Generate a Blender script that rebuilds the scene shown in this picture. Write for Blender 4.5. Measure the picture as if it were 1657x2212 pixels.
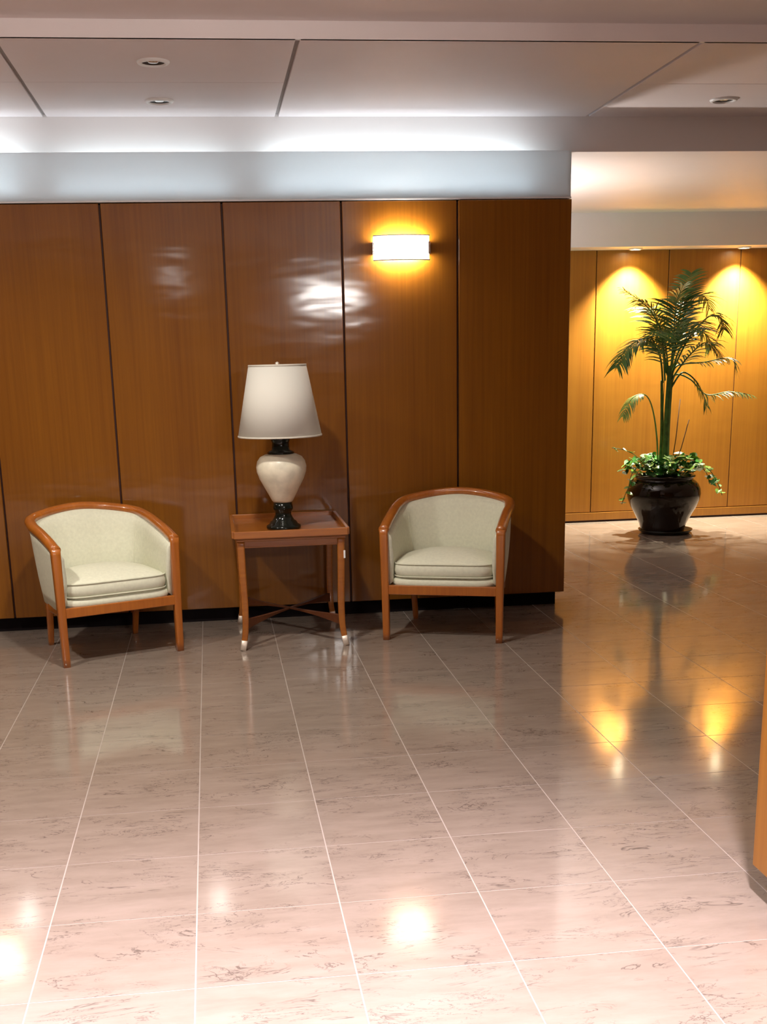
import bpy, bmesh, math, random
from mathutils import Vector, Matrix
random.seed(7)
for o in list(bpy.data.objects): bpy.data.objects.remove(o)
scene = bpy.context.scene
C = scene.collection
PI = math.pi

# ------------------------------------------------------------------ camera
FPX, CX, CY = 2510.14, 777.97, 1423.8
PITCH, ROLL, YAW = 0.2540, -0.0248, 0.1198
EYE = 1.55
cd = bpy.data.cameras.new('camera'); cam = bpy.data.objects.new('camera', cd); C.objects.link(cam)
cd.sensor_fit = 'VERTICAL'; cd.sensor_height = 36.0; cd.lens = FPX*36.0/2212.0
cd.shift_x = (828.5-CX)/2212.0; cd.shift_y = (CY-1106.0)/2212.0
cd.clip_start = 0.02; cd.clip_end = 100
fw = Vector((math.sin(YAW)*math.cos(PITCH), math.cos(YAW)*math.cos(PITCH), -math.sin(PITCH)))
rr = Vector((math.cos(YAW), -math.sin(YAW), 0)); uu = rr.cross(fw)
r2 = rr*math.cos(ROLL)+uu*math.sin(ROLL); u2 = -rr*math.sin(ROLL)+uu*math.cos(ROLL)
M = Matrix.Identity(4)
for i in range(3):
    M[i][0] = r2[i]; M[i][1] = u2[i]; M[i][2] = -fw[i]
M[2][3] = EYE
cam.matrix_world = M
scene.camera = cam

# ------------------------------------------------------------------ world, exposure, light levels
w = bpy.data.worlds.new('world'); scene.world = w; w.use_nodes = True
w.node_tree.nodes['Background'].inputs[0].default_value = (0.8, 0.85, 1, 1)
w.node_tree.nodes['Background'].inputs[1].default_value = 0.02
vs = scene.view_settings
vs.view_transform = 'Standard'; vs.look = 'None'; vs.gamma = 1; vs.use_curve_mapping = False
vs.exposure = 0.45
PENDANT = 64.0        # radiance of the pendant diffusers
COVE_W = 3.0         # watts of each cove batten
SPOT_W = 600.0         # watts of each corridor downlight
SCONCE_W = 12.0
UPLIGHT_W = 50.0
WALL_W = 165.0        # watts of each lit downlight in the row nearest the chairs
LOBBY_W = 600.0       # watts of each lit downlight over the foreground floor

# ------------------------------------------------------------------ materials
def nt(name):
    m = bpy.data.materials.new(name); m.use_nodes = True
    t = m.node_tree; b = t.nodes['Principled BSDF']
    return m, t, b
def N(t, kind, **kw):
    n = t.nodes.new(kind)
    for k, v in kw.items():
        if k.startswith('i_'):
            n.inputs[k[2:].replace('_', ' ')].default_value = v
        else: setattr(n, k, v)
    return n
def plain(name, col, rough=0.5, metal=0.0, coat=0.0, var=0.06, scale=20, bump=0.0, bscale=200, emit=None, es=0, spec=0.5):
    m, t, b = nt(name)
    no = N(t, 'ShaderNodeTexNoise', i_Scale=scale, i_Detail=3.0)
    g = N(t, 'ShaderNodeNewGeometry'); t.links.new(g.outputs['Position'], no.inputs['Vector'])
    cr = N(t, 'ShaderNodeValToRGB')
    cr.color_ramp.elements[0].position = .3; cr.color_ramp.elements[1].position = .7
    cr.color_ramp.elements[0].color = (*[c*(1-var) for c in col], 1)
    cr.color_ramp.elements[1].color = (*[min(1, c*(1+var)) for c in col], 1)
    t.links.new(no.outputs['Fac'], cr.inputs['Fac']); t.links.new(cr.outputs['Color'], b.inputs['Base Color'])
    b.inputs['Roughness'].default_value = rough; b.inputs['Metallic'].default_value = metal
    b.inputs['Coat Weight'].default_value = coat; b.inputs['Coat Roughness'].default_value = .06
    b.inputs['Specular IOR Level'].default_value = spec
    if bump:
        n2 = N(t, 'ShaderNodeTexNoise', i_Scale=bscale, i_Detail=2.0); t.links.new(g.outputs['Position'], n2.inputs['Vector'])
        bp = N(t, 'ShaderNodeBump', i_Strength=bump, i_Distance=.002); t.links.new(n2.outputs['Fac'], bp.inputs['Height'])
        t.links.new(bp.outputs['Normal'], b.inputs['Normal'])
    if emit:
        b.inputs['Emission Color'].default_value = (*emit, 1); b.inputs['Emission Strength'].default_value = es
    return m
def wood(name, dark, light, grain=(38, 38, 1.3), rough=.35, coat=.6, crough=.12, wave=0.0, obj=False, spec=.4):
    m, t, b = nt(name)
    g = N(t, 'ShaderNodeNewGeometry'); oi = N(t, 'ShaderNodeObjectInfo')
    src = g.outputs['Position']
    if obj:
        tc = N(t, 'ShaderNodeTexCoord'); src = tc.outputs['Object']
    add = N(t, 'ShaderNodeVectorMath', operation='MULTIPLY_ADD')
    comb = N(t, 'ShaderNodeCombineXYZ'); t.links.new(oi.outputs['Random'], comb.inputs[0]); t.links.new(oi.outputs['Random'], comb.inputs[2])
    add.inputs[1].default_value = (7, 7, 7); t.links.new(comb.outputs[0], add.inputs[0]); t.links.new(src, add.inputs[2])
    mp = N(t, 'ShaderNodeMapping'); mp.inputs['Scale'].default_value = grain
    t.links.new(add.outputs[0], mp.inputs['Vector'])
    n1 = N(t, 'ShaderNodeTexNoise', i_Scale=1.0, i_Detail=5.0, i_Roughness=.62, i_Distortion=.25); t.links.new(mp.outputs[0], n1.inputs['Vector'])
    mp2 = N(t, 'ShaderNodeMapping'); mp2.inputs['Scale'].default_value = tuple(s*.13 if s > 5 else s*.5 for s in grain)
    t.links.new(add.outputs[0], mp2.inputs['Vector'])
    n2 = N(t, 'ShaderNodeTexNoise', i_Scale=1.0, i_Detail=2.0); t.links.new(mp2.outputs[0], n2.inputs['Vector'])
    mx = N(t, 'ShaderNodeMath', operation='MULTIPLY_ADD'); mx.inputs[1].default_value = .6
    t.links.new(n1.outputs['Fac'], mx.inputs[0])
    m3 = N(t, 'ShaderNodeMath', operation='MULTIPLY'); m3.inputs[1].default_value = .4; t.links.new(n2.outputs['Fac'], m3.inputs[0])
    t.links.new(m3.outputs[0], mx.inputs[2])
    cr = N(t, 'ShaderNodeValToRGB'); e = cr.color_ramp.elements
    e[0].position = .3; e[0].color = (*dark, 1); e[1].position = .68; e[1].color = (*light, 1)
    t.links.new(mx.outputs[0], cr.inputs['Fac']); t.links.new(cr.outputs['Color'], b.inputs['Base Color'])
    b.inputs['Roughness'].default_value = rough; b.inputs['Coat Weight'].default_value = coat
    b.inputs['Coat Roughness'].default_value = crough; b.inputs['Specular IOR Level'].default_value = spec
    if wave:
        mp3 = N(t, 'ShaderNodeMapping'); mp3.inputs['Scale'].default_value = (2.2, 2.2, 7.0)
        t.links.new(add.outputs[0], mp3.inputs['Vector'])
        n3 = N(t, 'ShaderNodeTexNoise', i_Scale=1.0, i_Detail=2.0); t.links.new(mp3.outputs[0], n3.inputs['Vector'])
        bp = N(t, 'ShaderNodeBump', i_Strength=1.0, i_Distance=wave); t.links.new(n3.outputs['Fac'], bp.inputs['Height'])
        t.links.new(bp.outputs['Normal'], b.inputs['Coat Normal']); t.links.new(bp.outputs['Normal'], b.inputs['Normal'])
    return m
def marble(name):
    m, t, b = nt(name)
    g = N(t, 'ShaderNodeNewGeometry'); oi = N(t, 'ShaderNodeObjectInfo')
    comb = N(t, 'ShaderNodeCombineXYZ'); t.links.new(oi.outputs['Random'], comb.inputs[2])
    add = N(t, 'ShaderNodeVectorMath', operation='MULTIPLY_ADD'); add.inputs[1].default_value = (0, 0, 3.0)
    t.links.new(comb.outputs[0], add.inputs[0]); t.links.new(g.outputs['Position'], add.inputs[2])
    def vein(sc, dist, width, seed):
        mp = N(t, 'ShaderNodeMapping'); mp.inputs['Scale'].default_value = sc; mp.inputs['Location'].default_value = (seed, seed*2, 0)
        t.links.new(add.outputs[0], mp.inputs['Vector'])
        n = N(t, 'ShaderNodeTexNoise', i_Scale=1.0, i_Detail=5.0, i_Roughness=.62, i_Distortion=dist); t.links.new(mp.outputs[0], n.inputs['Vector'])
        s = N(t, 'ShaderNodeMath', operation='SUBTRACT'); s.inputs[1].default_value = .5; t.links.new(n.outputs['Fac'], s.inputs[0])
        a = N(t, 'ShaderNodeMath', operation='ABSOLUTE'); t.links.new(s.outputs[0], a.inputs[0])
        mr = N(t, 'ShaderNodeMapRange', i_From_Min=0.0, i_From_Max=width, i_To_Min=1.0, i_To_Max=0.0); t.links.new(a.outputs[0], mr.inputs[0])
        mp2 = N(t, 'ShaderNodeMapping'); mp2.inputs['Scale'].default_value = (4, 7, 4); mp2.inputs['Location'].default_value = (seed*3, 0, 0)
        t.links.new(add.outputs[0], mp2.inputs['Vector'])
        k = N(t, 'ShaderNodeTexNoise', i_Scale=1.0, i_Detail=2.0); t.links.new(mp2.outputs[0], k.inputs['Vector'])
        mk = N(t, 'ShaderNodeMapRange', i_From_Min=.50, i_From_Max=.60, i_To_Min=0.0, i_To_Max=1.0); t.links.new(k.outputs['Fac'], mk.inputs[0])
        mu = N(t, 'ShaderNodeMath', operation='MULTIPLY'); t.links.new(mr.outputs[0], mu.inputs[0]); t.links.new(mk.outputs[0], mu.inputs[1])
        return mu
    v1 = vein((2.4, 9, 3), 1.3, .012, 0.0); v2 = vein((4, 15, 5), 1.6, .013, 4.3)
    mx = N(t, 'ShaderNodeMath', operation='MAXIMUM'); t.links.new(v1.outputs[0], mx.inputs[0]); t.links.new(v2.outputs[0], mx.inputs[1])
    sm = N(t, 'ShaderNodeMath', operation='MULTIPLY'); sm.inputs[1].default_value = .75; t.links.new(mx.outputs[0], sm.inputs[0])
    mpb = N(t, 'ShaderNodeMapping'); mpb.inputs['Scale'].default_value = (4, 14, 4); t.links.new(add.outputs[0], mpb.inputs['Vector'])
    nb = N(t, 'ShaderNodeTexNoise', i_Scale=1.0, i_Detail=6.0, i_Roughness=.65); t.links.new(mpb.outputs[0], nb.inputs['Vector'])
    cr = N(t, 'ShaderNodeValToRGB'); e = cr.color_ramp.elements
    e[0].position = .3; e[0].color = (.228, .178, .142, 1); e[1].position = .7; e[1].color = (.290, .230, .190, 1)
    t.links.new(nb.outputs['Fac'], cr.inputs['Fac'])
    mc = N(t, 'ShaderNodeMix', data_type='RGBA'); t.links.new(sm.outputs[0], mc.inputs['Factor'])
    t.links.new(cr.outputs['Color'], mc.inputs[6]); mc.inputs[7].default_value = (.055, .040, .034, 1)
    t.links.new(mc.outputs[2], b.inputs['Base Color'])
    b.inputs['Roughness'].default_value = .10; b.inputs['Specular IOR Level'].default_value = .85
    n4 = N(t, 'ShaderNodeTexNoise', i_Scale=2.5, i_Detail=1.0); t.links.new(add.outputs[0], n4.inputs['Vector'])
    bp = N(t, 'ShaderNodeBump', i_Strength=1.0, i_Distance=.0012); t.links.new(n4.outputs['Fac'], bp.inputs['Height'])
    t.links.new(bp.outputs['Normal'], b.inputs['Normal'])
    return m
def translucent(name, col, fac, rough=.5):
    m, t, b = nt(name)
    b.inputs['Base Color'].default_value = (*col, 1); b.inputs['Roughness'].default_value = rough
    tr = N(t, 'ShaderNodeBsdfTranslucent'); tr.inputs[0].default_value = (*col, 1)
    mx = N(t, 'ShaderNodeMixShader'); mx.inputs[0].default_value = fac
    t.links.new(b.outputs[0], mx.inputs[1]); t.links.new(tr.outputs[0], mx.inputs[2])
    t.links.new(mx.outputs[0], t.nodes['Material Output'].inputs[0])
    return m
def emis(name, col, st):
    m, t, b = nt(name)
    b.inputs['Base Color'].default_value = (.8, .8, .8, 1)
    b.inputs['Emission Color'].default_value = (*col, 1); b.inputs['Emission Strength'].default_value = st
    return m

PANEL = wood('panel_wood', (.170, .053, .0030), (.245, .087, .0050), grain=(60, 60, 1.0), rough=.45, coat=.95, crough=.10, wave=.0021, spec=.15)
FARPANEL = wood('corridor_panel_wood', (.26, .098, .008), (.35, .145, .013), grain=(60, 60, 1.0), rough=.4, coat=.35, crough=.18, wave=.001)
PILLARW = wood('pillar_wood', (.34, .125, .012), (.46, .19, .02), grain=(42, 42, 1.1), rough=.4, coat=.3)
EDGE = wood('panel_edge_wood', (.10, .03, .01), (.17, .06, .02), rough=.5, coat=.2)
CHAIRW = wood('chair_wood', (.30, .078, .010), (.44, .135, .016), grain=(60, 60, 4), rough=.3, coat=.8, crough=.08, obj=True)
TABLEW = wood('table_wood', (.25, .070, .009), (.38, .125, .016), grain=(5, 60, 60), rough=.32, coat=.6, crough=.1, obj=True)
TABLEW_SHADE = wood('shaded_table_wood', (.07, .018, .006), (.12, .034, .008), grain=(40, 40, 40), rough=.45, coat=.2, obj=True)  # table wood darkened for the stretchers: shade under the table put into the colour
DARKW = wood('dark_wood', (.03, .008, .004), (.06, .015, .008), grain=(40, 40, 4), rough=.4, coat=.4, obj=True)
FABRIC = plain('sage_fabric', (.70, .70, .555), rough=.85, var=.05, scale=60, bump=.25, bscale=700, spec=.2)
PIPING = plain('piping_fabric', (.62, .62, .48), rough=.8, spec=.2)
WHITE = plain('white_paint', (.70, .655, .63), rough=.55, var=.015, scale=3)
LITSTEP = plain('lit_step_paint', (.93, .90, .89), rough=.4, var=.01, scale=3)  # for the ceiling step: light on its face put into a paler colour
CEILP = plain('ceiling_paint', (.67, .605, .60), rough=.6, var=.02, scale=3)
GROOVE = plain('groove_grey', (.28, .25, .24), rough=.8)
FASC = translucent('fascia_acrylic', (.82, .86, .88), .5)
KICK = plain('kick_black', (.010, .007, .008), rough=.8, spec=.1)
GAPM = plain('seam_dark', (.045, .008, .004), rough=.6)
MARBLE = marble('marble_tile')
GROUT = plain('grout', (.40, .34, .30), rough=.3, var=.05)
METALW = plain('white_metal', (.75, .75, .74), rough=.4, var=.02)
CHROME = plain('chrome', (.75, .74, .72), rough=.18, metal=1.0)
BRASS = plain('pale_brass', (.80, .70, .60), rough=.5, metal=.6)
BLACKG = plain('black_glaze', (.005, .007, .005), rough=.14, coat=.15, spec=.35)
URN = plain('cream_ceramic', (.74, .68, .54), rough=.38, var=.16, scale=14, coat=.25)
SHADE = translucent('shade_linen', (.84, .82, .75), .22, .9)
SHADET = plain('shade_trim', (.62, .58, .50), rough=.8)
POTG = plain('pot_glaze', (.010, .005, .002), rough=.06, coat=.2, var=.3, scale=9, spec=.3)
SOIL = plain('soil', (.02, .012, .008), rough=.95, var=.4, scale=80, bump=.8, bscale=120)
STEMG = plain('palm_stem_green', (.05, .11, .02), rough=.4, var=.35, scale=30)
FROND = plain('palm_leaf', (.045, .115, .018), rough=.42, var=.35, scale=12)
FRONDL = plain('palm_leaf_pale', (.16, .26, .05), rough=.42, var=.2, scale=12)
IVY = plain('vine_leaf', (.035, .15, .022), rough=.3, var=.5, scale=14, coat=.25)
IVYL = plain('vine_leaf_lime', (.16, .30, .04), rough=.35, var=.35, scale=14)
TWIG = plain('dry_twig', (.16, .07, .02), rough=.8)
DARKIN = plain('dark_baffle', (.03, .025, .022), rough=.5)
SCONCEG = emis('sconce_glass', (1.0, .92, .78), 4.5)
LAMPE = emis('downlight_lens', (1.0, .86, .55), 60.0)
PENDE = emis('pendant_diffuser', (1.0, .96, .92), PENDANT)
TUBE = emis('cove_tube', (.80, .92, 1.0), 3.0)
TAGM = plain('white_sticker', (.85, .85, .85), rough=.5)

# ------------------------------------------------------------------ mesh helpers
def link(name, me, mat, parent=None, smooth=False, loc=None):
    if smooth:
        for p in me.polygons: p.use_smooth = True
    if mat and not me.materials: me.materials.append(mat)
    o = bpy.data.objects.new(name, me); C.objects.link(o)
    if loc is not None: o.location = loc
    if parent: o.parent = parent
    return o
def bm_mesh(bm, name):
    bmesh.ops.recalc_face_normals(bm, faces=bm.faces)
    me = bpy.data.meshes.new(name); bm.to_mesh(me); bm.free(); return me
def box_bm(bm, lo, hi, bev=0.0, seg=2):
    b2 = bmesh.new()
    bmesh.ops.create_cube(b2, size=1.0)
    for v in b2.verts:
        for k in range(3): v.co[k] = lo[k]+(v.co[k]+.5)*(hi[k]-lo[k])
    if bev: bmesh.ops.bevel(b2, geom=b2.edges[:], offset=bev, segments=seg, profile=.5, affect='EDGES')
    tmp = bpy.data.meshes.new('t'); b2.to_mesh(tmp); b2.free(); bm.from_mesh(tmp); bpy.data.meshes.remove(tmp)
def box(name, lo, hi, mat, parent=None, bev=0.0, seg=2):
    bm = bmesh.new(); box_bm(bm, lo, hi, bev, seg)
    return link(name, bm_mesh(bm, name), mat, parent)
def boxes(name, lst, mat, parent=None, bev=0.0):
    bm = bmesh.new()
    for lo, hi in lst: box_bm(bm, lo, hi, bev)
    return link(name, bm_mesh(bm, name), mat, parent)
def lathe(name, prof, mat, parent=None, seg=40, loc=None, close=False):
    bm = bmesh.new(); rings = []
    for r, z in prof:
        if r < 1e-5: rings.append([bm.verts.new((0, 0, z))])
        else: rings.append([bm.verts.new((r*math.cos(2*PI*k/seg), r*math.sin(2*PI*k/seg), z)) for k in range(seg)])
    pairs = list(zip(rings, rings[1:]))
    if close: pairs.append((rings[-1], rings[0]))
    for a, b in pairs:
        for k in range(seg):
            q = [a[k % len(a)], a[(k+1) % len(a)], b[(k+1) % len(b)], b[k % len(b)]]
            q2 = []
            for v in q:
                if v not in q2: q2.append(v)
            if len(q2) >= 3: bm.faces.new(q2)
    return link(name, bm_mesh(bm, name), mat, parent, True, loc)
def catmull(pts, n=8, closed=False):
    P = [Vector(p) for p in pts]; out = []; L = len(P)
    rng = range(L if closed else L-1)
    for i in rng:
        if closed: a, b, c, d = P[(i-1) % L], P[i], P[(i+1) % L], P[(i+2) % L]
        else: a, b, c, d = P[max(i-1, 0)], P[i], P[i+1], P[min(i+2, L-1)]
        for k in range(n):
            t = k/n
            out.append(.5*((2*b)+(c-a)*t+(2*a-5*b+4*c-d)*t*t+(3*b-a-3*c+d)*t**3))
    if not closed: out.append(P[-1])
    return out
def sweep_bm(bm, path, wid, hei, seg=10, up=(0, 0, 1), closed=False, square=False, caps=True):
    """wid/hei: number or function of 0..1; elliptical (or squarish) section"""
    n = len(path); rings = []; up = Vector(up)
    for i, p in enumerate(path):
        if closed: t = path[(i+1) % n]-path[(i-1) % n]
        else: t = path[min(i+1, n-1)]-path[max(i-1, 0)]
        t.normalize(); s = t.cross(up)
        if s.length < 1e-4: s = t.cross(Vector((0, 1, 0)))
        s.normalize(); u = s.cross(t)
        f = i/max(1, n-1)
        a = wid(f) if callable(wid) else wid; b = hei(f) if callable(hei) else hei
        ring = []
        for k in range(seg):
            th = 2*PI*k/seg+PI/seg*(1 if square else 0)
            c, d = math.cos(th), math.sin(th)
            if square:
                e = .35; c = math.copysign(abs(c)**e, c); d = math.copysign(abs(d)**e, d)
            ring.append(bm.verts.new(p+s*(a/2*c)+u*(b/2*d)))
        rings.append(ring)
    prs = list(zip(rings, rings[1:]))
    if closed: prs.append((rings[-1], rings[0]))
    for r0, r1 in prs:
        for k in range(seg): bm.faces.new((r0[k], r0[(k+1) % seg], r1[(k+1) % seg], r1[k]))
    if caps and not closed:
        bm.faces.new(rings[0]); bm.faces.new(rings[-1])
def sweep(name, path, wid, hei, mat, parent=None, seg=10, up=(0, 0, 1), closed=False, square=False, smooth=True):
    bm = bmesh.new(); sweep_bm(bm, [Vector(p) for p in path], wid, hei, seg, up, closed, square)
    return link(name, bm_mesh(bm, name), mat, parent, smooth)
def grid(name, rows, mat, parent=None, closed_k=False, cap_ends=False):
    bm = bmesh.new(); V = [[bm.verts.new(p) for p in r] for r in rows]; K = len(rows[0])
    for a, b in zip(V, V[1:]):
        for k in range(K if closed_k else K-1): bm.faces.new((a[k], a[(k+1) % K], b[(k+1) % K], b[k]))
    if cap_ends: bm.faces.new(V[0]); bm.faces.new(V[-1])
    return link(name, bm_mesh(bm, name), mat, parent, True)
def thing(name, label, cat, loc=(0, 0, 0), rz=0.0, group=None):
    o = bpy.data.objects.new(name, None); C.objects.link(o); o.empty_display_size = .1
    o.location = loc; o.rotation_euler = (0, 0, rz); o['label'] = label; o['category'] = cat
    if group: o['group'] = group
    return o
def struct(o): o['kind'] = 'structure'; return o
def tag(o, label, cat, group=None):
    o['label'] = label; o['category'] = cat
    if group: o['group'] = group
    return o
def copy_tree(o, parent=None):
    c = o.copy(); C.objects.link(c); c.parent = parent
    for ch in list(o.children): copy_tree(ch, c)
    return c
def light(name, kind, loc, energy, col, parent=None, rot=(0, 0, 0), **kw):
    l = bpy.data.lights.new(name, kind); l.energy = energy; l.color = col
    for k, v in kw.items(): setattr(l, k, v)
    o = bpy.data.objects.new(name, l); C.objects.link(o); o.location = loc; o.rotation_euler = rot
    if parent: o.parent = parent
    return o

# ------------------------------------------------------------------ setting
D = 6.9965                    # face of the panelled partition
XL, XR, YB, YF = -4.4, 7.0, -7.0, 10.54
ZN, ZC, ZK = 2.955, 2.883, 2.695      # near ceiling, panelled ceiling, corridor ceiling
ZT, ZFA = 2.4165, 2.6745              # top of wood panels, top of white fascia

# floor: slab with single marble tiles
floor = struct(box('floor', (XL, YB, -.12), (XR, YF+.1, -.0007), GROUT))
TS, TX0, TY0 = .4163, -.5359, 4.7794
def mk_tile(): 
    bm = bmesh.new()
    gx, gy = .0022, .0018
    box_bm(bm, (-TS/2+gx, -TS/2+gy, -.010), (TS/2-gx, TS/2-gy, 0.0))
    return bm_mesh(bm, 'tile')
tile_me = mk_tile()
Mi = M.inverted()
def px(p):
    q = Mi @ Vector(p)
    if q.z > -.05: return None
    return (CX+FPX*q.x/-q.z, CY-FPX*q.y/-q.z)
def in_view(x, y):
    for dx in (-.21, 0, .21):
        for dy in (-.21, 0, .21):
            q = px((x+dx, y+dy, 0))
            if q and -5 < q[0] < 1662 and -5 < q[1] < 2217:
                if y > D and x < 2.05+(y-D)*.30: continue
                return True
    return False
rest = bmesh.new(); first = True
i0, i1 = int((XL-TX0)/TS)-1, int((XR-TX0)/TS)+1
j0, j1 = int((YB-TY0)/TS)-1, int((YF-TY0)/TS)+1
for i in range(i0, i1+1):
    for j in range(j0, j1+1):
        x, y = TX0+(i+.5)*TS, TY0+(j+.5)*TS
        if x-TS/2 < XL-.05 or x+TS/2 > XR+.4 or y-TS/2 < YB-.05 or y+TS/2 > YF+.45: continue
        if in_view(x, y):
            link('tile', tile_me, MARBLE, floor, loc=(x, y, 0))
        else:
            box_bm(rest, (x-TS/2+.0024, y-TS/2+.0016, -.010), (x+TS/2-.0024, min(y+TS/2-.0016, YF+.05), 0))
o = link('tile_field', bm_mesh(rest, 'tile_field'), MARBLE, floor); o['kind'] = 'stuff'

# partition with wood panels
wb = struct(box('wall_back', (XL, D+.022, .09), (2.135, D+.30, ZT-.012), GAPM))
W0, WP = -.5533, .6748
xs = [W0+WP*k for k in range(-6, 5)]
for a, b in zip(xs, xs[1:]):
    last = b > 2.1
    a2 = max(a, XL)
    g = .0055
    box('wood_panel', (a2+g, D-(.009 if last else 0), .09), (b-(0 if last else g), D+.03, ZT-.006), PANEL, wb, .0025, 1)
box('end_panel', (2.136, D+.031, .09), (2.146, D+.30, ZT-.006), EDGE, wb, .001, 1)
struct(box('baseboard_back', (XL, D+.06, 0), (2.110, D+.28, .09), KICK))
# white fascia with cove trough and the header behind it
tr1 = struct(box('trim_1', (XL, D+.002, ZT), (2.142, D+.012, ZFA), FASC)); tr1['label'] = 'white fascia band above the wood panels'
boxes('fascia_edge', [((XL, D-.006, ZT-.001), (2.144, D+.016, ZT+.007))], METALW, tr1)
boxes('trough', [((XL, D+.0125, ZT), (2.142, D+.16, ZT+.02)), ((2.128, D+.0125, ZT+.02), (2.142, D+.16, ZFA))], WHITE, tr1)
struct(box('wall_header', (XL, D+.16, ZT-.01), (2.142, D+.36, ZC+.15), WHITE))
struct(box('trim_2', (2.1421, D+.16, ZK-.004), (XR, D+.36, ZC+.15), WHITE))

# ceiling of the lobby: slab + panels
ce = struct(box('ceiling', (XL, 5.52, ZC+.012), (XR, D+.16, ZC+.15), GROOVE))
cuts = [XL, -2.10, -.825, .460, 2.280, 3.56, 5.38, XR]
for k, (a, b) in enumerate(zip(cuts, cuts[1:])):
    g = .010
    if k in (3, 5):
        box('ceiling_panel', (a+g, 5.50, ZC), (b-g, D+.16, ZC+.02), CEILP, ce, .002, 1)
    else:
        box('ceiling_panel', (a+g, 5.50, ZC), (b-g, 6.318, ZC+.02), CEILP, ce, .002, 1)
        box('ceiling_panel', (a+g, 6.322, ZC), (b-g, D+.16, ZC+.02), CEILP, ce, .002, 1)
struct(box('ceiling_near', (XL, YB, ZN), (XR, 5.499, ZN+.1), CEILP))
struct(box('trim_3', (XL, 5.4995, ZC), (XR, 5.519, ZN+.1), LITSTEP))
struct(box('ceiling_far', (-1.2, D+.36, ZK), (XR, YF+.1, ZK+.1), WHITE))
# outer walls
struct(box('wall_left', (XL-.1, YB, 0), (XL, D+.3, ZN+.1), PANEL))
struct(box('wall_right', (XR, YB, 0), (XR+.1, YF+.1, ZN+.1), WHITE))
struct(box('wall_front', (XL-.1, YB-.1, 0), (XR+.1, YB, ZN+.1), PANEL))
struct(box('wall_corridor', (-1.3, D+.3, 0), (-1.2, YF+.1, ZK+.1), WHITE))
# far wall with panels, baseboard, soffit
wf = struct(box('wall_far', (-1.2, YF+.012, 0), (XR, YF+.1, ZK), GAPM))
fx = [3.477+.672*k for k in range(-7, 7)]
for a, b in zip(fx, fx[1:]):
    a2, b2 = max(a, -1.2), min(b, XR)
    if b2-a2 < .1: continue
    box('wood_panel', (a2+.004, YF, .095), (b2-.004, YF+.02, 2.43), FARPANEL, wf, .002, 1)
struct(box('baseboard_far', (-1.2, YF-.008, .018), (XR, YF+.012, .088), FARPANEL, bev=.002))
YS = 10.215
so = struct(box('trim_4', (-1.2, YS, 2.418), (XR, YF+.012, ZK), WHITE)); so['label'] = 'white soffit above the corridor panels'
# wood clad pillar by the camera
PW = 4.6  # unseen width stretched so the pillar shades the ceiling and step at right
pl = struct(box('wall_pillar', (1.53, 2.20, 0), (PW-.03, 2.93, ZN), KICK))
pme = [((1.497, 2.18, .088), (1.517, 2.972, ZN)), ((PW-.017, 2.18, .088), (PW+.003, 2.972, ZN))]
for k in range(5):
    a, b = 1.519+k*(PW-.019-1.519)/5, 1.519+(k+1)*(PW-.019-1.519)/5
    pme += [((a, 2.952, .088), (b-.003, 2.972, ZN)), ((a, 2.18, .088), (b-.003, 2.20, ZN))]
for lo, hi in pme: box('wood_panel', lo, hi, PILLARW, pl, .003, 2)

# ------------------------------------------------------------------ downlights in the panelled ceiling (switched off)
def downlight(x, y, label):
    t = thing('ceiling_downlight', label, 'downlight', (x, y, ZC), 0, 'unlit ceiling downlights')
    lathe('trim_ring', [(.052, 0), (.058, -.012), (.070, -.010), (.076, -.003), (.076, 0)], METALW, t, 32)
    lathe('baffle', [(0, -.0015), (.050, -.0015), (.053, -.004), (.0525, -.0005)], DARKIN, t, 32)
    lathe('lens', [(0, -.006), (.018, -.006), (.026, -.002), (.026, -.001)], CHROME, t, 24)
downlight(-.175, 5.905, 'unlit round ceiling downlight farther from the wood wall, above left chair')
downlight(-.180, 6.735, 'unlit round ceiling downlight nearer the wood wall, above left chair')
downlight(2.91, 6.69, 'unlit ceiling downlight near the right corridor opening')

# ------------------------------------------------------------------ cove battens (in the trough, behind the fascia)
def cove(x, ln, e, label):
    t = thing('cove_batten', label, 'cove light', (x, D+.075, ZT+.02), 0, 'cove battens')
    box('housing', (-ln/2, -.03, 0), (ln/2, .03, .03), METALW, t, .003)
    sweep('tube', [(-ln/2+.03, 0, .05), (ln/2-.03, 0, .05)], .03, .03, TUBE, t, 10)
    light('cove_lamp', 'AREA', (0, -.04, .16), e, (.78, .92, 1.0), t, (math.radians(98), 0, 0), shape='RECTANGLE', size=ln-.1, size_y=.05)
cove(-1.55, 1.2, COVE_W*1.25, 'cool white batten in the cove at far left')
cove(1.15, 1.6, COVE_W*1.3, 'cool white batten in the cove above the wall sconce')
cove(-.30, 1.0, COVE_W*.40, 'dim cool white batten in the cove above the left chair')

# ------------------------------------------------------------------ corridor downlights
def soffit_light(x, label):
    t = thing('soffit_downlight', label, 'downlight', (x, 10.385, 2.418), 0, 'lit corridor downlights')
    lathe('trim_ring', [(.040, 0), (.045, -.014), (.056, -.012), (.060, -.002), (.060, 0)], METALW, t, 32)
    lathe('lens', [(0, -.010), (.030, -.009), (.040, -.003), (.040, -.001)], LAMPE, t, 24)
    light('downlight_lamp', 'SPOT', (0, 0, -.03), SPOT_W, (1.0, .92, .72), t, (0, 0, 0), spot_size=math.radians(104), spot_blend=1.0, shadow_soft_size=.03)
soffit_light(3.776, 'glowing downlight in the corridor soffit left of the palm')
soffit_light(4.777, 'glowing downlight in the corridor soffit right of the palm')

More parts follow.
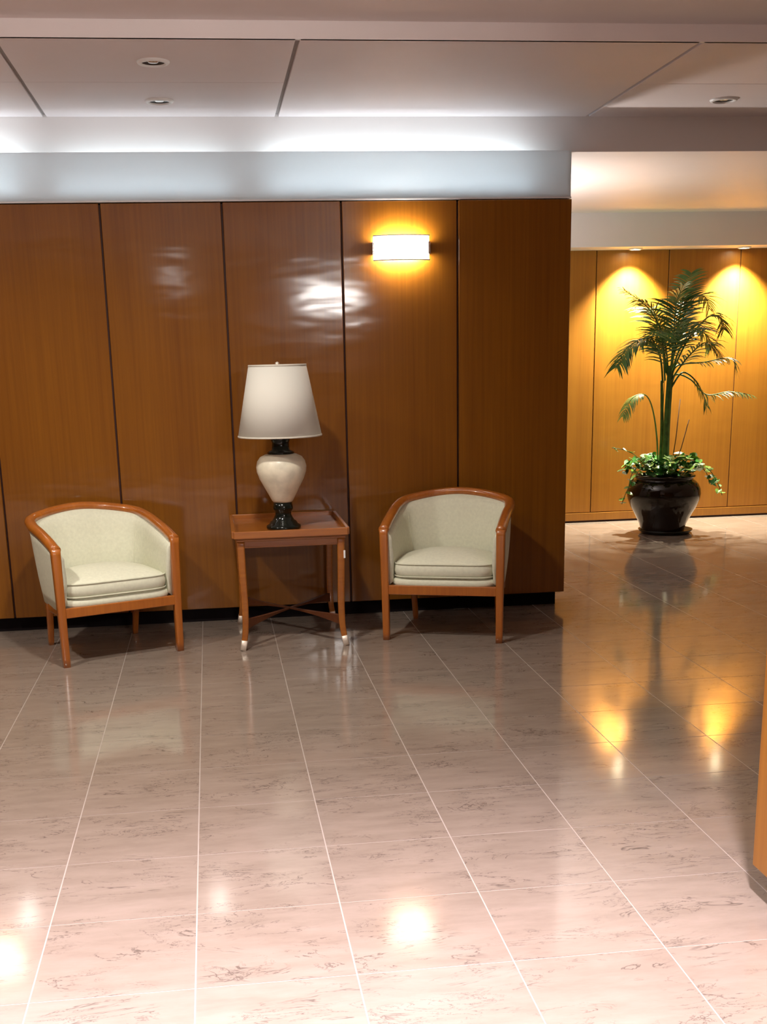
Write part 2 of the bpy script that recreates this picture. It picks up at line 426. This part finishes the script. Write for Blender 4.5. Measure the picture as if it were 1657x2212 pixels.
# uplight standing in the corridor behind the partition (lights the corridor ceiling)
t = thing('floor_uplighter', 'slim floor uplighter hidden behind the wood partition', 'lamp', (1.75, 8.5, 0))
lathe('base', [(0, 0), (.13, 0), (.13, .015), (.02, .03), (.0, .03)], METALW, t)
lathe('pole', [(.012, .03), (.012, 1.62), (0, 1.62)], METALW, t, 16)
lathe('bowl', [(.0, 1.60), (.05, 1.61), (.13, 1.69), (.125, 1.69), (.05, 1.62), (0, 1.62)], METALW, t, 32)
light('uplighter_lamp', 'AREA', (0, 0, 1.705), UPLIGHT_W, (1.0, .93, .88), t, (PI, 0, 0), shape='DISK', size=.2)

# ------------------------------------------------------------------ pendants behind the camera
def pendant(x, y, z, ln, label):
    t = thing('linear_pendant', label, 'pendant lamp', (x, y, z), 0, 'linear pendants')
    box('housing', (-ln/2-.02, -.09, .14), (ln/2+.02, .09, .17), METALW, t, .004)
    box('diffuser', (-ln/2, -.08, 0), (ln/2, .08, .14), PENDE, t, .01)
    for s in (-1, 1): sweep('rod', [(s*ln*.38, 0, .17), (s*ln*.38, 0, ZN-z)], .012, .012, CHROME, t, 8)
pendant(1.98, -1.1, 2.22, 1.5, 'luminous linear pendant behind the viewer, toward the pillar')
t = thing('ceiling_dome_light', 'glowing dome light on the ceiling well behind the viewer', 'ceiling lamp', (-.46, -6.0, ZN))
lathe('rim', [(.07, 0), (.11, 0), (.115, -.02), (.10, -.03), (.07, -.03)], METALW, t, 32)
lathe('dome', [(.098, -.028), (.09, -.05), (.07, -.07), (.035, -.082), (0, -.085)], PENDE, t, 24)
# lit recessed downlights over the foreground floor
def lobby_light(x, y, label, watts, cone, col):
    t = thing('lobby_downlight', label, 'downlight', (x, y, ZN), 0, 'lit lobby downlights')
    lathe('trim_ring', [(.050, 0), (.056, -.014), (.068, -.012), (.074, -.002), (.074, 0)], METALW, t, 32)
    lathe('lens', [(0, -.004), (.040, -.004), (.050, -.002), (.050, -.001)], METALW, t, 24)
    light('lobby_lamp', 'SPOT', (0, 0, -.03), watts, col, t, (0, 0, 0), spot_size=math.radians(cone), spot_blend=1.0, shadow_soft_size=.07)
for nx, x in (('left', -1.9), ('middle', -.3), ('right', 1.15)):
    for ny, y in (('front', 2.0), ('rear', .3)):
        lobby_light(x, y, 'lit lobby ceiling downlight over the foreground floor, %s of the %s row' % (nx, ny), LOBBY_W, 94, (1.0, .885, .955))
lobby_light(-1.75, 4.85, 'lit lobby ceiling downlight nearest the left armchair', WALL_W, 172, (1.0, .95, .85))
lobby_light(-.15, 4.85, 'lit lobby ceiling downlight nearest the lamp table', WALL_W, 172, (1.0, .95, .85))

# ------------------------------------------------------------------ wall sconces
def sconce(x, label):
    t = thing('wall_sconce', label, 'wall lamp', (x, D, 2.152), 0, 'wall sconces')
    box('back_plate', (-.14, -.012, -.045), (.14, -.0005, .045), CHROME, t, .003)
    rows = []
    n = 24; hw = .162; bow = .045; off = -.035
    rows = []
    for r, sg in ((0, 1), (.008, 1)):
        pass
    outer = [(hw*(-1+2*k/n), off-bow*(1-(-1+2*k/n)**2)) for k in range(n+1)]
    sec = []
    for k, (px_, py_) in enumerate(outer):
        sec.append([Vector((px_, py_, -.062)), Vector((px_, py_, .062)), Vector((px_, py_+.008, .062)), Vector((px_, py_+.008, -.062))])
    grid('diffuser', sec, SCONCEG, t, True, True)
    for s in (-1, 1):
        fr = catmull([(hw*(-1+2*k/8), off-.006-bow*(1-(-1+2*k/8)**2), s*.0665) for k in range(9)], 3)
        sweep('frame_strip', fr, .016, .007, METALW, t, 8)
        box('bracket', (s*.163-.006, -.04, -.034), (s*.163+.006, -.0005, .034), CHROME, t, .002)
    light('sconce_lamp', 'AREA', (0, -.05, 0), SCONCE_W, (1.0, .96, .90), t, (math.radians(90), 0, 0), shape='RECTANGLE', size=.22, size_y=.11)
    return t
sconce(1.135, 'lit white bowed wall sconce on the wood panels above right chair')
sconce(-1.53, 'lit wall sconce farther left along the panels, seen only as a floor reflection')

# ------------------------------------------------------------------ armchairs
def armchair():
    t = thing('tub_armchair', '', 'chair')
    half = [(.324, -.004, .624), (.325, .12, .655), (.327, .275, .684), (.328, .417, .704), (.297, .546, .727), (.160, .638, .750)]
    up = half+[(0, .654, .764)]+[(-x, y, z) for x, y, z in reversed(half)]
    rail = catmull(up, 6)
    sweep('top_rail', rail, .060, .048, CHAIRW, t, 14)
    # shell
    bh = [(.314, .02), (.312, .12), (.310, .26), (.294, .40), (.230, .502), (.114, .550)]
    bot = [(x, y, 0) for x, y in bh]+[(0, .560, 0)]+[(-x, y, 0) for x, y in reversed(bh)]
    bpath = catmull(bot, 6)
    inner, outer = [], []
    for k, (c, b) in enumerate(zip(rail, bpath)):
        a = rail[max(k-1, 0)]; d = rail[min(k+1, len(rail)-1)]
        tg = (d-a); tg.z = 0; tg.normalize(); nrm = Vector((-tg.y, tg.x, 0))     # inward
        if nrm.dot(Vector((0, .28, 0))-Vector((c.x, c.y, 0))) < 0: nrm = -nrm
        zb = .292
        ro, ri = [], []
        for s in range(7):
            f = s/6; bulge = math.sin(PI*f)*.008
            p = Vector((c.x+(b.x-c.x)*f, c.y+(b.y-c.y)*f, (c.z-.012)+(zb-c.z+.012)*f))
            ro.append(p-nrm*(.010+bulge))
        for s in range(9):
            f = s/8; bulge = math.sin(PI*min(1, f*1.15))*.016+ (.012*(1-abs(f-.14)/.14) if f < .28 else 0)
            p = Vector((c.x+(b.x-c.x)*f, c.y+(b.y-c.y)*f, (c.z-.016)+(.33-c.z+.016)*f))
            ri.append(p+nrm*(.022+.014*f+bulge))
        outer.append(ro); inner.append(ri)
    iu = grid('inner_upholstery', [r1+list(reversed(r0)) for r1, r0 in zip([[p for p in r] for r in inner], [[r[0]+(q-r[0])*1.0 for q in r] for r in [[o_ + (i_-o_)*.35 for o_, i_ in zip([ro_[0]]+[ro_[min(6, int(s*6/8))] for s in range(1, 9)], ri_)] for ro_, ri_ in zip(outer, inner)]])], FABRIC, t, True, True)
    grid('outer_upholstery', [list(ro)+[q*1 for q in reversed([p_+(i_-p_)*.22 for p_, i_ in zip(ro, [ri[0], ri[1], ri[3], ri[4], ri[5], ri[7], ri[8]])])] for ro, ri in zip(outer, inner)], FABRIC, t, True, True)
    nseg = len(inner)
    for k in (int(nseg*.30), int(nseg*.70)):
        sweep('seam', [p for p in inner[k][1:]], .004, .004, PIPING, iu, 6, up=(1, 0, 0))
    # front posts / legs
    for s in (-1, 1):
        sweep('front_leg', catmull([(s*.324, .002, .630), (s*.322, .0, .45), (s*.320, -.001, .25), (s*.318, -.003, 0)], 4), lambda f: .050-.012*f, lambda f: .046-.010*f, CHAIRW, t, 12, up=(0, 1, 0), square=True)
        sweep('rear_leg', catmull([(s*.255, .500, .300), (s*.252, .520, .15), (s*.250, .556, 0)], 4), lambda f: .040-.010*f, lambda f: .040-.010*f, CHAIRW, t, 12, up=(0, 1, 0), square=True)
    box('front_apron', (-.302, -.016, .262), (.302, .012, .314), CHAIRW, t, .004)
    for s in (-1, 1):
        bm = bmesh.new()
        sweep_bm(bm, [Vector((s*.308, .015, .282)), Vector((s*.312, .25, .282)), Vector((s*.255, .49, .282))], .024, .045, 8, square=True)
        link('side_apron', bm_mesh(bm, 'side_apron'), CHAIRW, t)
    box('rear_apron', (-.24, .488, .262), (.24, .512, .305), CHAIRW, t, .003)
    # seat deck + cushion
    def outline(hw, yf, yb, n=40, inset=0):
        pts = []
        for k in range(n):
            th = 2*PI*k/n; c, s_ = math.cos(th), math.sin(th)
            e = .32 if s_ < 0 else .75
            x = (hw-inset)*math.copysign(abs(c)**e, c)
            y = (yf+yb)/2+((yb-yf)/2-inset)*math.copysign(abs(s_)**(.32 if s_ < 0 else .85), s_)
            pts.append((x, y))
        return pts
    def pad(name, hw, yf, yb, z0, z1, crown, mat, par, rnd):
        prof = [(.10, z0), (.012, z0), (0, z0+rnd), (-.004, (z0+z1)/2), (0, z1-rnd*.6), (.010, z1), (.05, z1+crown*.35), (.12, z1+crown*.75), (.2, z1+crown*.97), (.255, z1+crown)]
        rows = []
        for ins, z in prof:
            rows.append([Vector((x, y, z)) for x, y in outline(hw, yf, yb, 40, ins)])
        return grid(name, rows, mat, par, True, True)
    pad('seat_deck', .296, -.008, .47, .300, .350, .002, FABRIC, t, .012)
    cu = pad('seat_cushion', .284, -.012, .505, .352, .436, .048, FABRIC, t, .022)
    for z in (.362, .432):
        sweep('piping', [Vector((x, y, z)) for x, y in outline(.286, -.013, .507, 48, .002)], .009, .009, PIPING, cu, 6, closed=True)
    return t
ch = armchair()
ch['label'] = 'sage tub armchair with curved wooden rail, left of the lamp table'; ch['group'] = 'tub armchairs'
ch.location = (-.537, 6.219, 0); ch.rotation_euler = (0, 0, math.radians(22.4))
c2 = copy_tree(ch)
c2['label'] = 'sage tub armchair with curved wooden rail, right of table under the lit sconce'
c2.location = (1.2175, 6.230, 0); c2.rotation_euler = (0, 0, math.radians(-20.0))

# ------------------------------------------------------------------ side table
TXC, TYC = .392, 6.592
tb = thing('side_table', 'square-legged wooden tray-top side table with crossed stretchers between the chairs', 'table', (TXC, TYC, 0))
hx, hy = .308, .366
box('table_top', (-hx+.01, -hy+.01, .616), (hx-.01, hy-.01, .636), TABLEW, tb, .002)
for s in (-1, 1):
    box('tray_rim', (-hx, s*hy-.011, .622), (hx, s*hy+.011, .662), TABLEW, tb, .004)
    box('tray_rim', (s*hx-.011, -hy+.012, .622), (s*hx+.011, hy-.012, .662), TABLEW, tb, .004)
boxes('moulding', [((-hx+.012, -hy+.012, .604), (hx-.012, hy-.012, .6155))], TABLEW, tb, .003)
ax, ay = .262+.016, .328
for s in (-1, 1):
    ap = box('apron', (-ax+.018, s*ay-.011, .570), (ax-.018, s*ay+.011, .6038), TABLEW, tb, .002)
    box('bead', (-ax+.02, s*ay-.014 if s < 0 else s*ay+.009, .568), (ax-.02, s*ay-.009 if s < 0 else s*ay+.014, .575), TABLEW, ap, .0015)
    box('apron', (s*ax-.011, -ay+.018, .570), (s*ax+.011, ay-.018, .6038), TABLEW, tb, .002)
for sx in (-1, 1):
    for sy in (-1, 1):
        pth = catmull([(sx*.272, sy*.327, .6035), (sx*.270, sy*.326, .45), (sx*.265, sy*.323, .25), (sx*.268, sy*.325, .12), (sx*.278, sy*.333, .048)], 5)
        lg = sweep('leg', pth, lambda f: .042-.010*f, lambda f: .042-.010*f, TABLEW, tb, 12, up=(0, 1, 0), square=True)
        sweep('ferrule', [(sx*.2765, sy*.3320, .055), (sx*.281, sy*.335, .03), (sx*.288, sy*.341, 0)], lambda f: .035-.004*f, lambda f: .035-.004*f, BRASS, lg, 12, up=(0, 1, 0), square=True)
for s in (-1, 1):
    dz = .0 if s > 0 else .0005
    bm = bmesh.new(); n = 16; rws = []
    for k in range(n+1):
        f = -1+2*k/n; x, y = f*.262, f*s*.322; arch = .035*(1-f*f)
        nrm = Vector((-s*.322, .262, 0)).normalized()*.011
        p = Vector((x, y, 0)); zt, zb = .172+dz-.012*(1-f*f), .118+arch+dz
        rws.append([p-nrm+Vector((0, 0, zb)), p+nrm+Vector((0, 0, zb)), p+nrm+Vector((0, 0, zt)), p-nrm+Vector((0, 0, zt))])
    V = [[bm.verts.new(q) for q in r] for r in rws]
    for a, b in zip(V, V[1:]):
        for k in range(4): bm.faces.new((a[k], a[(k+1) % 4], b[(k+1) % 4], b[k]))
    bm.faces.new(V[0]); bm.faces.new(V[-1])
    link('stretcher', bm_mesh(bm, 'stretcher'), TABLEW_SHADE, tb)
box('sticker', (.283, -.352, .492), (.293, -.347, .535), TAGM, tb, .001)

# ------------------------------------------------------------------ table lamp
lp = thing('table_lamp', 'unlit table lamp with cream urn body and off-white tapered shade', 'lamp', (.368, 6.47, .637))
lathe('base', [(0, 0), (.092, 0), (.097, .008), (.094, .018), (.080, .026), (.072, .040), (.060, .048), (.052, .062), (.044, .080), (.048, .096), (.055, .108), (.056, .118), (.050, .150), (0, .150)], BLACKG, lp, 48)
lathe('urn', [(0, .148), (.052, .148), (.060, .158), (.074, .185), (.098, .230), (.122, .275), (.136, .315), (.1385, .342), (.132, .372), (.115, .395), (.088, .408), (.064, .413), (0, .413)], URN, lp, 56)
lathe('collar', [(0, .410), (.072, .410), (.076, .417), (.068, .425), (.050, .432), (.047, .470), (.052, .485), (.056, .500), (.040, .512), (0, .512)], BLACKG, lp, 40)
lathe('socket', [(0, .512), (.020, .512), (.020, .60), (.0, .60)], BRASS, lp, 20)
lathe('bulb', [(0, .60), (.016, .605), (.03, .65), (.028, .68), (0, .70)], METALW, lp, 20)
sh = lathe('shade', [(.229, .508), (.156, .884), (.153, .884), (.226, .508)], SHADE, lp, 64, close=True)
lathe('trim', [(.2305, .505), (.2305, .514), (.2275, .514), (.2245, .514), (.2245, .505)], SHADET, sh, 64, close=True)
lathe('trim', [(.1585, .878), (.1575, .887), (.1515, .887), (.1525, .878)], SHADET, sh, 64, close=True)
for k in range(3):
    a = k*2*PI/3+.5
    sweep('spider', [(0, 0, .868), (.152*math.cos(a), .152*math.sin(a), .878)], .004, .004, BRASS, sh, 6)
lathe('finial', [(0, .86), (.008, .862), (.006, .875), (.012, .885), (.010, .897), (0, .902)], BRASS, lp, 16)

# ------------------------------------------------------------------ potted palm
PX, PY = 3.86, 9.72
pm = thing('potted_palm', 'tall slender palm in a dark glazed urn planter in the lit corridor', 'potted plant', (PX, PY, 0))
lathe('saucer', [(0, .002), (.20, .002), (.225, .02), (.232, .034), (.222, .034), (.20, .012), (0, .012)], BLACKG, pm, 48, loc=(.035, .02, 0))
pot = lathe('pot', [(0, .0125), (.178, .0125), (.186, .02), (.190, .05), (.205, .095), (.240, .165), (.280, .235), (.306, .300), (.314, .345), (.308, .390), (.288, .432), (.258, .460), (.243, .470), (.246, .484), (.262, .492), (.264, .502), (.252, .508), (.236, .500), (.230, .47), (.0, .47)], POTG, pm, 64)
lathe('soil', [(0, .4705), (.228, .4705), (.226, .478), (.1, .495), (0, .50)], SOIL, pm, 32)
# stems
for (a, b, c, wd) in [((-.012, -.02, .48), (-.008, -.02, .95), (.0, -.02, 1.42), .062), ((.022, .015, .48), (.018, .01, .9), (.028, 0, 1.36), .046), ((-.03, .03, .48), (-.03, .02, .85), (-.05, .02, 1.30), .040)]:
    sweep('stem', catmull([a, b, c], 8), lambda f, w_=wd: w_*(1-.45*f), lambda f, w_=wd: w_*(1-.45*f), STEMG, pm, 12, up=(0, 1, 0))
for a, b in [((.05, -.02, .48), (.175, -.06, .97)), ((.055, .02, .48), (.125, .03, 1.14))]:
    sweep('dry_twig', [Vector(a), (Vector(a)+Vector(b))*.5+Vector((.01, 0, 0)), Vector(b)], .009, .007, TWIG, pm, 6, up=(0, 1, 0))
def frond(pts, ll, mat, start=.3, n=34, droop=.35, wleaf=.016):
    P = catmull([Vector(p) for p in pts], 10); L = len(P)
    bm = bmesh.new()
    sweep_bm(bm, P, lambda f: .016*(1-.85*f)+.002, lambda f: .016*(1-.85*f)+.002, 6, up=(0, 1, 0))
    def at(f):
        q = f*(L-1); i = min(int(q), L-2); return P[i].lerp(P[i+1], q-i), (P[i+1]-P[i]).normalized()
    rnd = random.Random(int(abs(pts[-1][0]*1000)+abs(pts[-1][2]*997)))
    for k in range(n):
        f = start+(1-start)*(k+.5)/n
        p, tg = at(f)
        side = tg.cross(Vector((0, 0, 1)))
        if side.length < .15: side = Vector((1, 0, 0))
        side.normalize()
        for s in (-1, 1):
            ln = ll*(.45+.75*math.sin(PI*min(1, .18+.72*(f-start)/(1-start))))*rnd.uniform(.85, 1.12)
            d = (side*s*.95+tg*.55+Vector((rnd.uniform(-.1, .1), rnd.uniform(-.15, .15), rnd.uniform(.0, .22)))).normalized()
            prev = None; q = p.copy(); wv = tg.cross(d).cross(d); wv.normalize()
            segs = 4
            for j in range(segs+1):
                g = j/segs
                wd = wleaf*(math.sin(PI*min(1, .16+g*.84)))*.5+.0008
                a, b = bm.verts.new(q+wv*wd), bm.verts.new(q-wv*wd)
                if prev: bm.faces.new((prev[0], prev[1], b, a))
                prev = (a, b)
                d = (d+Vector((0, 0, -droop*(.35+g)*.55))).normalized(); q = q+d*(ln/segs)
    o = link('frond', bm_mesh(bm, 'frond'), mat, pm, True)
    return o
F = FROND
for pts_, ll_, st_, n_, dr_, w_ in [
    ([(.0, -.02, 1.36), (.05, 0, 1.62), (.12, .06, 1.95), (.21, .12, 2.17)], .17, .32, 24, .30, .013),
    ([(.01, -.02, 1.36), (.03, 0, 1.66), (.05, .02, 1.92), (.10, .02, 2.06)], .19, .32, 22, .40, .012),
    ([(-.01, -.02, 1.34), (-.06, -.03, 1.62), (-.20, -.02, 1.88), (-.41, .02, 2.04)], .15, .36, 20, .28, .010),
    ([(-.01, .0, 1.34), (-.05, .03, 1.60), (-.14, .02, 1.86), (-.26, .02, 1.95)], .20, .36, 18, .45, .011),
    ([(-.04, .02, 1.28), (-.11, -.05, 1.52), (-.27, -.12, 1.64), (-.44, -.16, 1.56), (-.52, -.18, 1.42)], .20, .34, 24, .5, .012),
    ([(-.04, .02, 1.28), (-.09, -.02, 1.50), (-.20, -.04, 1.62), (-.36, -.04, 1.58), (-.42, -.05, 1.46)], .19, .34, 20, .55, .012),
    ([(.02, 0, 1.34), (.12, -.08, 1.62), (.26, -.14, 1.80), (.36, -.16, 1.80), (.40, -.16, 1.70)], .19, .3, 22, .45, .012),
    ([(.02, 0, 1.36), (.10, .08, 1.68), (.24, .16, 1.96), (.37, .2, 1.98), (.42, .2, 1.88)], .18, .34, 20, .4, .012),
    ([(.02, 0, 1.34), (.10, .02, 1.56), (.22, .04, 1.70), (.34, .04, 1.66), (.38, .04, 1.56)], .20, .3, 22, .45, .012),
    ([(.0, -.02, 1.38), (.02, -.14, 1.62), (.05, -.32, 1.76), (.10, -.52, 1.70)], .20, .28, 20, .45, .012),
    ([(-.02, .0, 1.36), (-.05, .12, 1.68), (-.06, .28, 1.88), (-.10, .42, 1.90)], .18, .3, 18, .4, .011),
    ([(-.03, -.0, 1.30), (-.10, -.12, 1.52), (-.18, -.26, 1.70), (-.27, -.40, 1.66)], .18, .3, 18, .45, .011),
    ([(.02, -.01, 1.30), (.10, -.14, 1.48), (.20, -.28, 1.60), (.30, -.36, 1.50)], .19, .3, 18, .5, .012),
    ([(.028, 0, 1.32), (.10, .05, 1.42), (.30, -.02, 1.44), (.50, -.08, 1.47), (.55, -.1, 1.38)], .16, .52, 14, .5, .012),
    ([(.026, .0, 1.20), (.08, .05, 1.34), (.22, .06, 1.30), (.36, .04, 1.17), (.55, .0, 1.19), (.72, -.04, 1.16)], .14, .58, 16, .55, .011),
    ([(.03, 0, 1.24), (.10, -.05, 1.36), (.2, -.08, 1.30), (.27, -.1, 1.18), (.30, -.12, 1.08)], .14, .55, 12, .6, .011)]:
    frond(pts_, ll_*1.06, F, max(.2, st_-.10), int(n_*1.25), dr_, w_*1.12)
frond([(-.07, -.03, .49), (-.10, -.05, .82), (-.16, -.07, 1.08), (-.24, -.09, 1.19), (-.36, -.12, 1.16), (-.44, -.14, 1.02)], .13, FRONDL, .62, 16, .75, .016)
# trailing vines with single leaves
def leaf_mesh(mat, nm):
    bm = bmesh.new()
    ol = [(0, 0), (.018, -.012), (.030, .004), (.030, .024), (.018, .046), (0, .066), (-.018, .046), (-.030, .024), (-.030, .004), (-.018, -.012)]
    mid = [bm.verts.new((0, y, -.004)) for y in (0, .022, .044)]
    vs_ = [bm.verts.new((x, y, .006*abs(x)/.03)) for x, y in ol]
    tip = vs_[5]; base = vs_[0]
    m0, m1, m2 = mid
    for tri in ((base, vs_[1], m0), (vs_[1], vs_[2], m0), (vs_[2], vs_[3], m1, m0), (vs_[3], vs_[4], m2, m1), (vs_[4], tip, m2),
                (m2, tip, vs_[6]), (m1, m2, vs_[6], vs_[7]), (m0, m1, vs_[7], vs_[8]), (m0, vs_[8], vs_[9]), (m0, vs_[9], base)):
        bm.faces.new(tri)
    me = bm_mesh(bm, nm); me.materials.append(mat)
    return me
LM = [leaf_mesh(IVY, 'leaf_green'), leaf_mesh(IVYL, 'leaf_lime')]
R_ = random.Random(5)
def vine(pts, nleaf, sc=1.0, lime=.3):
    P = catmull([Vector(p) for p in pts], 8)
    v = sweep('trailing_vine', P, .006, .006, STEMG, pm, 6, up=(.3, .9, .1))
    for k in range(nleaf):
        f = (k+.6)/nleaf; p = P[min(len(P)-1, int(f*(len(P)-1)))]
        o = bpy.data.objects.new('leaf', LM[1 if R_.random() < lime else 0]); C.objects.link(o); o.parent = v
        az = R_.uniform(0, 2*PI)
        o.location = p+Vector((R_.uniform(-.012, .012), R_.uniform(-.012, .012), R_.uniform(0, .012)))
        o.rotation_euler = (R_.uniform(-.75, .15), R_.uniform(-.5, .5), az)
        s = sc*R_.uniform(.75, 1.25); o.scale = (s, s, s)
for k in range(15):
    a = 2*PI*k/15+R_.uniform(-.15, .15); c, s = math.cos(a), math.sin(a); r = R_.uniform(.20, .29); h = R_.uniform(.10, .20)
    vine([(.05*c, .05*s, .48), (.13*c, .13*s, .48+h), (r*c, r*s, .50+h*.75), ((r+.05)*c, (r+.05)*s, .50+h*.25)], 12, 1.2, .25)
vine([(-.1, -.1, .49), (-.2, -.2, .62), (-.31, -.24, .58), (-.40, -.26, .46), (-.45, -.27, .36), (-.47, -.27, .30)], 13, .9, .6)
vine([(-.1, -.05, .49), (-.22, -.12, .62), (-.34, -.15, .55), (-.38, -.17, .42)], 9, .95, .5)
vine([(.1, -.1, .49), (.2, -.18, .60), (.31, -.22, .55), (.38, -.24, .44), (.42, -.25, .34)], 12, .9, .45)
vine([(.1, -.02, .49), (.24, -.06, .60), (.34, -.08, .52), (.37, -.1, .42)], 8, .95, .35)
vine([(-.1, 0, .49), (-.25, -.02, .66), (-.38, -.05, .73), (-.50, -.06, .755)], 5, .8, .9)
